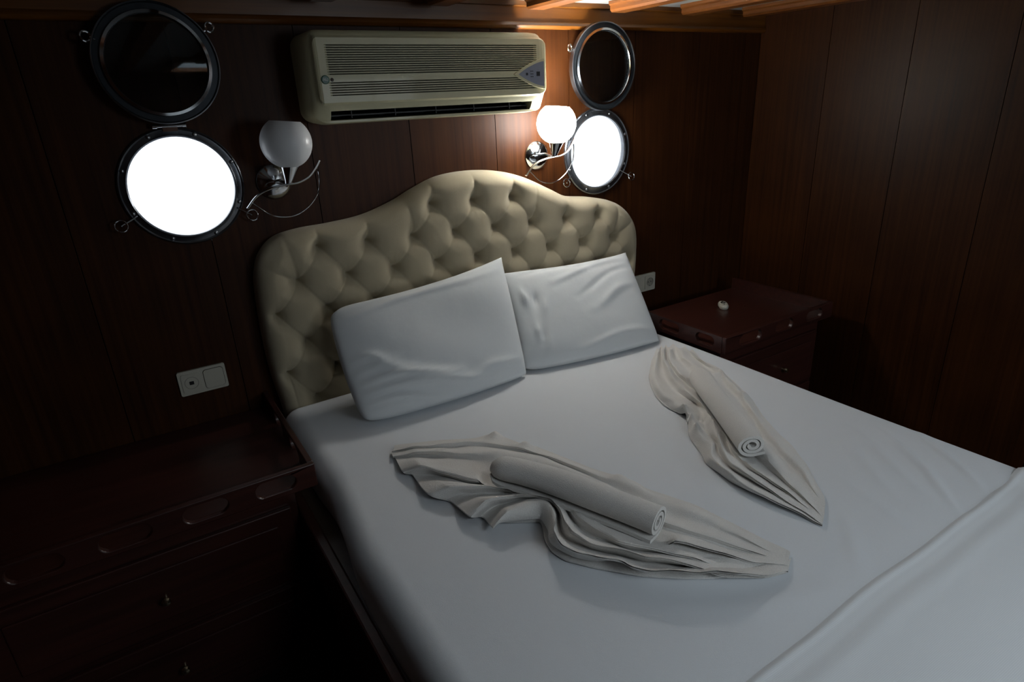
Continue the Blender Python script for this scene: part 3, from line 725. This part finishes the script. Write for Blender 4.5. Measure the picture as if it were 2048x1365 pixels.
# ------------------------------------------------------------------ towels
TOWEL_NEAR=[
(0.003,[(0.611,-1.0741),(0.6335,-1.0952),(0.6865,-1.1289),(0.7088,-1.1452),(0.6962,-1.1694),(0.6766,-1.2054),(0.6654,-1.2513),(0.6728,-1.2915),(0.7031,-1.3352),(0.7278,-1.3665),(0.7533,-1.4038),(0.7856,-1.4325),(0.8328,-1.4755),(0.8938,-1.519),(0.9729,-1.5607),(1.0292,-1.5822),(1.0687,-1.5855),(1.086,-1.5822)]),
(0.009,[(0.6043,-1.0811),(0.6399,-1.1022),(0.6856,-1.1306),(0.7124,-1.1403),(0.7006,-1.1888),(0.679,-1.2228),(0.6762,-1.2466),(0.6914,-1.2992),(0.7179,-1.3384),(0.7483,-1.3562),(0.769,-1.3731),(0.7691,-1.4024),(0.7872,-1.4305),(0.825,-1.4443),(0.8733,-1.4807),(0.91,-1.5183),(0.9783,-1.5559),(1.0252,-1.5781),(1.0605,-1.5841),(1.0771,-1.5863)]),
(0.024,[(0.598,-1.0932),(0.6332,-1.114),(0.6784,-1.1421),(0.7049,-1.1518),(0.6931,-1.1998),(0.6717,-1.2334),(0.6689,-1.2571),(0.6838,-1.3091),(0.71,-1.3479),(0.74,-1.3655),(0.7605,-1.3821),(0.7605,-1.4112),(0.7783,-1.439),(0.8157,-1.4525),(0.8634,-1.4886),(0.8996,-1.5257),(0.9671,-1.5628),(1.0135,-1.5848),(1.0484,-1.5907),(1.0648,-1.5928)]),
(0.048,[(0.5851,-1.1175),(0.6362,-1.1115),(0.694,-1.1139),(0.7186,-1.1269),(0.7299,-1.1603),(0.7121,-1.2052),(0.6811,-1.2373),(0.6655,-1.2797),(0.6775,-1.3231),(0.7068,-1.3736),(0.7388,-1.4024),(0.7437,-1.4285),(0.7675,-1.464),(0.8487,-1.5274),(0.9215,-1.5705),(0.9896,-1.5991),(1.0388,-1.6063)]),
(0.012,[(0.5961,-1.0481),(0.656,-1.0356),(0.7204,-1.0563),(0.7533,-1.0778),(0.7669,-1.1169),(0.7525,-1.1621),(0.7199,-1.2098),(0.7114,-1.2506),(0.731,-1.3011),(0.778,-1.3597),(0.8056,-1.4113),(0.8557,-1.4532),(0.9105,-1.5039),(0.9655,-1.5395),(1.0368,-1.5694),(1.0796,-1.5804)]),
(0.052,[(0.5603,-1.0429),(0.603,-1.0489),(0.6743,-1.0753),(0.7177,-1.1019),(0.7416,-1.1403),(0.7376,-1.1873),(0.7185,-1.2325),(0.7074,-1.2757),(0.7181,-1.3257),(0.7559,-1.3833),(0.7867,-1.429),(0.8309,-1.4741),(0.8899,-1.5314),(0.9514,-1.5718),(1.0038,-1.5944),(1.0359,-1.6042)]),
(0.012,[(0.56,-0.9386),(0.6225,-0.9627),(0.692,-1.0027),(0.7483,-1.0386),(0.7861,-1.0884),(0.7847,-1.1403),(0.7671,-1.1923),(0.7604,-1.246),(0.7711,-1.2981),(0.8158,-1.3684),(0.8771,-1.4329),(0.9353,-1.4965),(1.006,-1.5473),(1.0551,-1.5688),(1.0815,-1.5778)]),
(0.042,[(0.5176,-0.8964),(0.5487,-0.911),(0.6198,-0.9662),(0.698,-1.0378),(0.7551,-1.0881),(0.778,-1.1499),(0.7655,-1.2107),(0.7721,-1.2784),(0.7817,-1.3463),(0.8178,-1.3972),(0.8596,-1.4475),(0.9139,-1.5119),(0.9777,-1.5654),(1.0227,-1.5882),(1.0483,-1.5969)]),
(0.01,[(0.5287,-0.7666),(0.5868,-0.8252),(0.6487,-0.916),(0.7214,-0.9812),(0.7872,-1.0412),(0.8201,-1.1045),(0.8309,-1.1784),(0.8487,-1.2629),(0.87,-1.3447),(0.9048,-1.4066),(0.9576,-1.4778),(1.0187,-1.5378),(1.0628,-1.5635),(1.0851,-1.5756)]),
(0.04,[(0.5079,-0.7449),(0.5567,-0.7971),(0.5988,-0.8685),(0.637,-0.9354),(0.6826,-0.9978),(0.7454,-1.0609),(0.7867,-1.1213),(0.8119,-1.1919),(0.834,-1.2788),(0.8582,-1.3556),(0.883,-1.4102),(0.9397,-1.4902),(0.9941,-1.5531),(1.033,-1.5811),(1.0533,-1.5937)]),
(0.012,[(0.5233,-0.6519),(0.6083,-0.7155),(0.6913,-0.8112),(0.7413,-0.897),(0.8029,-0.9831),(0.8491,-1.0819),(0.8874,-1.1999),(0.9139,-1.2992),(0.93,-1.3666),(0.982,-1.4568),(1.0302,-1.5289),(1.0676,-1.5598),(1.0858,-1.5749)]),
(0.028,[(0.5174,-0.6517),(0.6224,-0.7237),(0.7154,-0.8004),(0.7848,-0.8559),(0.8453,-0.9477),(0.8892,-1.0527),(0.9155,-1.187),(0.9211,-1.3418),(0.9695,-1.4221),(1.0125,-1.5005),(1.0378,-1.5474),(1.0573,-1.5715),(1.068,-1.5851)]),
(0.01,[(0.5291,-0.6101),(0.643,-0.6778),(0.7443,-0.7468),(0.813,-0.8092),(0.875,-0.9045),(0.914,-1.0435),(0.9476,-1.1708),(0.9594,-1.3049),(1.006,-1.3913),(1.0428,-1.4784),(1.0615,-1.5321),(1.0803,-1.56),(1.0903,-1.5733)]),
(0.022,[(0.5295,-0.6205),(0.6578,-0.6846),(0.7647,-0.7433),(0.8315,-0.8371),(0.8844,-0.9421),(0.9311,-1.0877),(0.9781,-1.195),(0.9895,-1.2916),(1.0309,-1.3838),(1.0506,-1.4849),(1.0616,-1.5436),(1.0738,-1.5707),(1.0778,-1.5816)]),
(0.003,[(0.5508,-0.5831),(0.6774,-0.6413),(0.7701,-0.7),(0.8299,-0.7068),(0.8486,-0.7517),(0.871,-0.8169),(0.8921,-0.8401),(0.9184,-0.9196),(0.9605,-1.0525),(1.0117,-1.1599),(1.0107,-1.1993),(1.0622,-1.3258),(1.0791,-1.4357),(1.0912,-1.5244),(1.0995,-1.5576),(1.0999,-1.5701)])]
TOWEL_FAR=[
(0.003,[(1.7417,-0.5123),(1.6166,-0.6058),(1.5133,-0.6972),(1.4595,-0.7655),(1.4221,-0.8249),(1.3946,-0.8869),(1.3909,-0.9238),(1.3947,-0.959),(1.3988,-0.9837),(1.3617,-1.0259),(1.3047,-1.0851),(1.2772,-1.1386),(1.2702,-1.1587),(1.234,-1.2094),(1.2283,-1.2556),(1.2181,-1.3134),(1.2247,-1.3734),(1.2418,-1.448),(1.2585,-1.4978),(1.2706,-1.5414)]),
(0.032,[(1.714,-0.5506),(1.5819,-0.6629),(1.4844,-0.7535),(1.4364,-0.8231),(1.411,-0.8892),(1.414,-0.9324),(1.3829,-0.9993),(1.3681,-1.0371),(1.3161,-1.1014),(1.2937,-1.1438),(1.2851,-1.1838),(1.2364,-1.2256),(1.2157,-1.2833),(1.2074,-1.3332),(1.2081,-1.3828),(1.2201,-1.4596),(1.2347,-1.5097),(1.2401,-1.5576)]),
(0.01,[(1.7719,-0.5069),(1.6357,-0.6415),(1.5475,-0.7433),(1.4924,-0.8394),(1.474,-0.904),(1.4806,-0.9434),(1.45,-0.9989),(1.3958,-1.0558),(1.3505,-1.1128),(1.3412,-1.1596),(1.2918,-1.2039),(1.2616,-1.2574),(1.2557,-1.3112),(1.2576,-1.3703),(1.2647,-1.4394),(1.2712,-1.4924),(1.2717,-1.5416)]),
(0.036,[(1.7351,-0.554),(1.6107,-0.6798),(1.5307,-0.8011),(1.4922,-0.8918),(1.4684,-0.9711),(1.4468,-1.0328),(1.3976,-1.0926),(1.3501,-1.1469),(1.2901,-1.2159),(1.2518,-1.2729),(1.2397,-1.3305),(1.241,-1.3885),(1.2427,-1.4597),(1.2439,-1.5109),(1.241,-1.5579)]),
(0.012,[(1.788,-0.5159),(1.6682,-0.6367),(1.5816,-0.7757),(1.5504,-0.8602),(1.5341,-0.9276),(1.5105,-0.9982),(1.4622,-1.063),(1.3997,-1.1323),(1.3235,-1.2218),(1.2914,-1.2926),(1.2941,-1.3564),(1.2889,-1.4349),(1.2834,-1.4921),(1.2751,-1.5403)]),
(0.03,[(1.7642,-0.5543),(1.6482,-0.6741),(1.5792,-0.7909),(1.5562,-0.8669),(1.5347,-0.9383),(1.4981,-1.0192),(1.4421,-1.1011),(1.3739,-1.1736),(1.3183,-1.2445),(1.289,-1.3163),(1.2824,-1.3809),(1.2739,-1.4554),(1.2654,-1.5093),(1.2547,-1.5513)]),
(0.008,[(1.8185,-0.5279),(1.7186,-0.6467),(1.6558,-0.7571),(1.6069,-0.8636),(1.5538,-0.9678),(1.486,-1.0842),(1.419,-1.1822),(1.3622,-1.2625),(1.3379,-1.3196),(1.3244,-1.38),(1.312,-1.4449),(1.3001,-1.4977),(1.289,-1.5333)]),
(0.03,[(1.7842,-0.5912),(1.7016,-0.6987),(1.6732,-0.7823),(1.6261,-0.8913),(1.5573,-1.0117),(1.4963,-1.1186),(1.4068,-1.2408),(1.3604,-1.305),(1.3358,-1.3601),(1.3129,-1.4201),(1.2942,-1.4703),(1.2766,-1.5175),(1.2655,-1.5452)]),
(0.008,[(1.8315,-0.5803),(1.7735,-0.6719),(1.737,-0.77),(1.6876,-0.8804),(1.6248,-0.9952),(1.5523,-1.1106),(1.4702,-1.221),(1.4242,-1.2992),(1.3979,-1.3552),(1.3733,-1.4077),(1.3472,-1.4548),(1.3226,-1.4991),(1.3055,-1.5237)]),
(0.022,[(1.8071,-0.6251),(1.7546,-0.7174),(1.731,-0.8225),(1.6874,-0.918),(1.6105,-1.0467),(1.5401,-1.1458),(1.4804,-1.2372),(1.4401,-1.31),(1.4127,-1.3658),(1.3933,-1.4054),(1.357,-1.4547),(1.3231,-1.5007),(1.2924,-1.5302)]),
(0.003,[(1.8398,-0.6123),(1.7801,-0.7183),(1.7734,-0.8022),(1.7171,-0.9215),(1.6523,-1.0456),(1.5803,-1.145),(1.5301,-1.2339),(1.5022,-1.2977),(1.4701,-1.3431),(1.4462,-1.3816),(1.3897,-1.4445),(1.3493,-1.4949),(1.3238,-1.5141)])]
ROLL_NEAR=[(0.6898,-0.9472),(0.7488,-1.0412),(0.7929,-1.135),(0.8276,-1.2307),(0.8555,-1.3069),(0.8803,-1.3753)]
ROLL_FAR=[(1.5865,-0.864),(1.5053,-0.9922),(1.4375,-1.1075),(1.3776,-1.2094),(1.3305,-1.2858)]

def resample(p, n):
    P = np.array(p); c = np.concatenate([[0], np.cumsum(np.linalg.norm(np.diff(P, axis=0), axis=1))]); s = np.linspace(0, c[-1], n)
    # gentle smoothing of the hand-placed folds
    q = np.stack([np.interp(s, c, P[:, 0]), np.interp(s, c, P[:, 1])], 1)
    for _ in range(3): q[1:-1] = .25 * q[:-2] + .5 * q[1:-1] + .25 * q[2:]
    return q
def spread_towel(lines, label, roll, bumps=(), merge=(), sub=6, n=150):
    rows_ = []
    s = np.linspace(0, 1, n)
    for k, (h, l) in enumerate(lines):
        q = resample(l, n)
        if merge and k in merge: h = h + (.020 - h) * smooth01((s - .66) / .22)
        fade = np.minimum(1, np.minimum(s / .10 + .45, (1 - s) / .25 + .16))
        z = BZ + .004 + (h if 0 < k < len(lines) - 1 else .002) * np.where(k in (0, len(lines) - 1), 1, fade) + .0015 * np.sin(s * 40 + k * 2)
        rows_.append(np.column_stack([q, z]))
    P = [2 * rows_[0] - rows_[1]] + rows_ + [2 * rows_[-1] - rows_[-2]]
    out = []
    for k in range(len(rows_) - 1):
        p0, p1, p2, p3 = P[k:k + 4]
        for i in range(sub):
            t = i / sub
            c = .5 * ((2 * p1) + (p2 - p0) * t + (2 * p0 - 5 * p1 + 4 * p2 - p3) * t * t + (3 * p1 - p0 - 3 * p2 + p3) * t ** 3)
            out.append(c)
    out.append(rows_[-1])
    G = np.array(out); m_ = len(G)
    for (bx_, by_, bh, br_) in bumps: G[:, :, 2] += bh * np.exp(-((G[:, :, 0] - bx_) ** 2 + (G[:, :, 1] - by_) ** 2) / br_ ** 2)
    G[:, :, 2] += .0016 * np.sin(G[:, :, 0] * 61 + G[:, :, 1] * 23) * np.sin(G[:, :, 1] * 47 - G[:, :, 0] * 19)
    # the roll presses the folds flat beneath it
    rp, rz, rr = roll
    d = np.full(G.shape[:2], 9.0)
    for a, b_ in zip(rp[:-1], rp[1:]):
        l2 = (b_[0] - a[0]) ** 2 + (b_[1] - a[1]) ** 2
        t = np.clip(((G[:, :, 0] - a[0]) * (b_[0] - a[0]) + (G[:, :, 1] - a[1]) * (b_[1] - a[1])) / l2, 0, 1)
        d = np.minimum(d, np.hypot(G[:, :, 0] - a[0] - t * (b_[0] - a[0]), G[:, :, 1] - a[1] - t * (b_[1] - a[1])))
    lim = rz - np.sqrt(np.maximum(rr * rr - d * d, 0)) - .003
    G[:, :, 2] = np.where(d < rr, np.minimum(G[:, :, 2], lim), G[:, :, 2])
    G[:, :, 2] = np.maximum(G[:, :, 2], bed_top(G[:, :, 0], G[:, :, 1]) + .0065 + .0022 * np.sin(np.linspace(0, math.pi, m_))[:, None] ** .5 + .00002 * np.arange(m_)[:, None])
    th_ = .0045
    V = G.reshape(-1, 3).tolist() + (G - np.array([0, 0, th_])).reshape(-1, 3).tolist(); off = m_ * n; F = []
    for i in range(m_ - 1):
        for j in range(n - 1):
            q = (i * n + j, i * n + j + 1, (i + 1) * n + j + 1, (i + 1) * n + j); F.append(q); F.append(tuple(off + k for k in reversed(q)))
    per = [(0, j) for j in range(n)] + [(i, n - 1) for i in range(1, m_)] + [(m_ - 1, j) for j in range(n - 2, -1, -1)] + [(i, 0) for i in range(m_ - 2, 0, -1)]
    for k in range(len(per)):
        a = per[k][0] * n + per[k][1]; b_ = per[(k + 1) % len(per)]; b_ = b_[0] * n + b_[1]
        F.append((a, off + a, off + b_, b_))
    return tag(add('spread_towel', (V, F), 'towel', smooth=True), label, 'towel', 'towels fanned out on the bed')
spread_towel(TOWEL_NEAR, 'white bath towel fanned into pleats on the bed, nearest the left nightstand and camera', (ROLL_NEAR, BZ + .068, .050), [(.825, -.735, .022, .022), (.868, -.842, .020, .02), (.980, -1.135, .014, .022)], (5, 6, 7, 8))
spread_towel(TOWEL_FAR, 'white bath towel fanned into pleats on the bed, touching the right pillow corner', (ROLL_FAR, BZ + .064, .047), [(1.70, -.86, .02, .022), (1.63, -1.03, .018, .02), (1.385, -.985, .020, .016), (1.355, -1.035, .024, .014), (1.40, -1.045, -.014, .014), (1.32, -1.095, .022, .014), (1.345, -1.005, -.012, .012), (1.41, -1.10, .014, .018)])

def rolled_towel(path2, z, r, label, round_start, tail_sign):
    path = cat_rom([(x, y, z) for x, y in path2], 40)
    turns = 2.35; th_ = .0105
    sp = []
    n = 90
    for i in range(n + 1):
        s = i / n; a = -math.pi * (.5 + .12 * tail_sign) + tail_sign * s * turns * 2 * math.pi
        rr = (r - th_ / 2) * (1 - .78 * s) * (1 + .05 * math.sin(a * 2 + 1))
        sp.append((rr * math.cos(a), rr * math.sin(a) * .90))
    P = np.array(sp); T = np.gradient(P, axis=0); T /= np.linalg.norm(T, axis=1)[:, None]; Nn = np.stack([-T[:, 1], T[:, 0]], 1)
    # short loose flap where the roll ends
    flap = [P[0] - T[0] * d + Nn[0] * 0 + np.array([0, -.0]) for d in (.026, .018, .010)]
    P2 = np.vstack([flap, P]); N2 = np.vstack([[Nn[0]] * 3, Nn])
    w_ = th_ * .42
    ring = [tuple(p + q * w_) for p, q in zip(P2, N2)] + [tuple(p - q * w_) for p, q in zip(P2[::-1], N2[::-1])]
    def fn(i, s):
        k = 1.0
        if round_start and s < .10: k = .45 + .55 * math.sqrt(max(0, 1 - (1 - s / .10) ** 2))
        k *= 1 + .025 * math.sin(9 * s + r * 900)
        return [(a * k, b_ * k) for a, b_ in ring]
    v, f = sweep(path, fn, cap=False, up=(0, 0, 1))
    k = len(ring); N = len(path); h = k // 2
    for base, rev in ((0, False), ((N - 1) * k, True)):
        for q in range(h - 1):
            f.append((base + q, base + q + 1, base + k - 2 - q, base + k - 1 - q))
    return tag(add('rolled_towel', (v, f), 'towel', smooth=True), label, 'towel', 'rolled hand towels on the bed')
rolled_towel(ROLL_NEAR, BZ + .068, .046, 'thick white towel roll lying on the fanned towel nearest the left nightstand', True, 1)
rolled_towel(ROLL_FAR, BZ + .064, .043, 'white towel roll with an open spiral end, below the right pillow corner', True, -1)

# ------------------------------------------------------------------ nightstands
def slot_holes(spans, z0, z1): return [rrect(a, b_, z0, z1, (z1 - z0) / 2 - .0005, 6) for a, b_ in spans]
def nightstand(label, x0, x1, yf, zr, front_slots, side_x, side_slots, drawers, knobs, yb=-.004):
    t = thing('nightstand', ((x0 + x1) / 2, yf / 2, FZ), label, 'nightstand', 'dark mahogany nightstands')
    zt = zr - .056
    xi0, xi1 = x0 + .050, x1 - .062 if side_x == x1 else x1 - .03
    if side_x == x0: xi0 = x0 + .03
    add('carcass', box(xi0, xi1, yf + .045, yb, FZ, zt - .022), 'furniture', t)
    add('tray_top', box(x0 + .012, x1 - .012, yf + .012, yb, zt - .021, zt), 'furniture', t)
    rail = prism(rect(x0, x1, zr - .074, zr), slot_holes(front_slots, zt - .002, zr - .011), XZ, yf, yf + .018)
    add('front_rail', rail, 'furniture', t, bevel=.003)
    xs_ = (side_x - .018, side_x) if side_x == x1 else (side_x, side_x + .018)
    add('side_rail', prism(rect(yf + .0185, yb, zr - .074, zr), slot_holes(side_slots, zt - .002, zr - .011), YZ, *xs_), 'furniture', t, bevel=.003)
    ox = (x0, x0 + .018) if side_x == x1 else (x1 - .018, x1)
    add('side_rail', prism(rect(yf + .0185, yb, zr - .074, zr), [], YZ, *ox), 'furniture', t, bevel=.003)
    for (z0, z1), (kx, kz) in zip(drawers, knobs):
        d = add('drawer', box(xi0 + .02, xi1 - .02, yf + .030, yf + .046, z0, z1), 'furniture', t, bevel=.004)
        add('raised_panel', box(xi0 + .065, xi1 - .065, yf + .024, yf + .031, z0 + .045, z1 - .045), 'furniture', d, bevel=.006)
        add('knob', lathe([(.0055, 0), (.005, .010), (.011, .014), (.0125, .020), (.009, .026), (0, .028)], (kx, yf + .025, kz), (0, -1, 0), 20), 'brass', d, smooth=True)
    return t
nightstand('dark mahogany nightstand with slotted rim, below the double wall switch plate', -.585, .303, -.598, .598,
           [(-.42, -.305), (-.234, -.118), (-.045, .066), (.137, .246)], .303, [(-.47, -.36), (-.27, -.16)],
           [(.215, .465), (-.055, .195)], [(-.136, .330), (-.142, .085)])
nightstand('dark mahogany nightstand in the far corner with a remote on top', 1.968, 2.720, -.672, .590,
           [(2.06, 2.20), (2.30, 2.42), (2.52, 2.64)], 1.968, [(-.615, -.515), (-.42, -.30), (-.20, -.10)],
           [(.205, .455), (-.055, .185)], [(2.425, .318), (2.425, .07)], -.108)

# ------------------------------------------------------------------ socket plates
def plate_base(t, x0, x1, z0, z1):
    add('frame', prism(rrect(x0, x1, z0, z1, .006), [], XZ, -.009, 0), 'socket', t, bevel=.002)
sw = thing('wall_socket', (.108, 0, .657), 'double ivory wall plate with antenna socket and rocker switch, above the left nightstand', 'wall plate')
plate_base(sw, .034, .183, .657, .744)
add('socket_insert', prism(rrect(.043, .104, .668, .733, .006), [], XZ, -.0115, -.008), 'socket', sw, bevel=.0015)
add('ring', torus((.073, -.0112, .700), (0, -1, 0), .021, .0012), 'socketdark', sw)
add('jack', box(.066, .0795, -.0125, -.011, .694, .706), 'black', sw)
add('rocker', prism(rrect(.113, .174, .667, .734, .010), [], XZ, -.0125, -.008), 'socket', sw, bevel=.002)
add('rocker_gap', prism(rrect(.1115, .1755, .6655, .7355, .011), [rrect(.1132, .1738, .6672, .7338, .0098)], XZ, -.0098, -.008), 'browndot', sw)
s2 = thing('wall_socket', (2.15, 0, .602), 'ivory wall socket half hidden behind the headboard, above the far nightstand', 'wall plate')
plate_base(s2, 2.076, 2.226, .602, .692)
add('rocker', prism(rrect(2.085, 2.146, .613, .681, .010), [], XZ, -.0125, -.008), 'socket', s2, bevel=.002)
add('socket_face', prism(rrect(2.154, 2.217, .612, .682, .006), [circle(2.187, .647, .0205, 32)], XZ, -.0125, -.008), 'socket', s2)
add('socket_well', lathe([(0, 0), (.0205, 0), (.0215, .004), (.023, .0045), (.023, .0), (.0235, -.001), (0, -.001)], (2.187, -.0092, .647), (0, -1, 0), 32), 'socketdark', s2)
for dx in (-.0095, .0095):
    add('contact_hole', lathe([(0, 0), (.0028, 0), (.0028, .0006), (0, .0006)], (2.187 + dx, -.0093, .647), (0, -1, 0), 12), 'black', s2)
for dz in (-.0195, .0195):
    add('earth_clip', box(2.184, 2.190, -.0125, -.009, .647 + dz - .002, .647 + dz + .002), 'steel', s2)

# ------------------------------------------------------------------ remote control
def remote():
    t = thing('remote_control', (2.405, -.30, .534), 'small rounded white remote control lying on the far nightstand', 'remote')
    c = Vector((2.405, -.300, .5345)); ang = R(52)
    ca, sa = math.cos(ang), math.sin(ang)
    def ell(a, b_, p, z, n=40):
        out = []
        for i in range(n):
            th = 2 * math.pi * i / n; x = a * math.copysign(abs(math.cos(th)) ** p, math.cos(th)); y = b_ * math.copysign(abs(math.sin(th)) ** p, math.sin(th))
            out.append((c.x + x * ca - y * sa, c.y + x * sa + y * ca, c.z + z))
        return out
    rings = [ell(.036, .018, .75, 0), ell(.041, .022, .75, .006), ell(.042, .023, .75, .014), ell(.039, .020, .75, .021), ell(.034, .016, .75, .024)]
    n = 40; V = [p for r_ in rings for p in r_]
    F = [(k * n + i, k * n + (i + 1) % n, (k + 1) * n + (i + 1) % n, (k + 1) * n + i) for k in range(len(rings) - 1) for i in range(n)]
    F += [tuple(range(n)), tuple((len(rings) - 1) * n + i for i in range(n))]
    add('shell', (V, F), 'socket', t, smooth=True)
    cc = (c.x + .006 * ca, c.y + .006 * sa, c.z + .024)
    add('button_ring', lathe([(.006, 0), (.006, .0012), (.012, .0012), (.012, 0)], cc, (0, 0, 1), 24, True), 'black', t)
    for d in (-.020, .023):
        add('button', lathe([(0, 0), (.004, 0), (.0035, .0012), (0, .0014)], (c.x + d * ca, c.y + d * sa, c.z + .024), (0, 0, 1), 14), 'black', t)
remote()
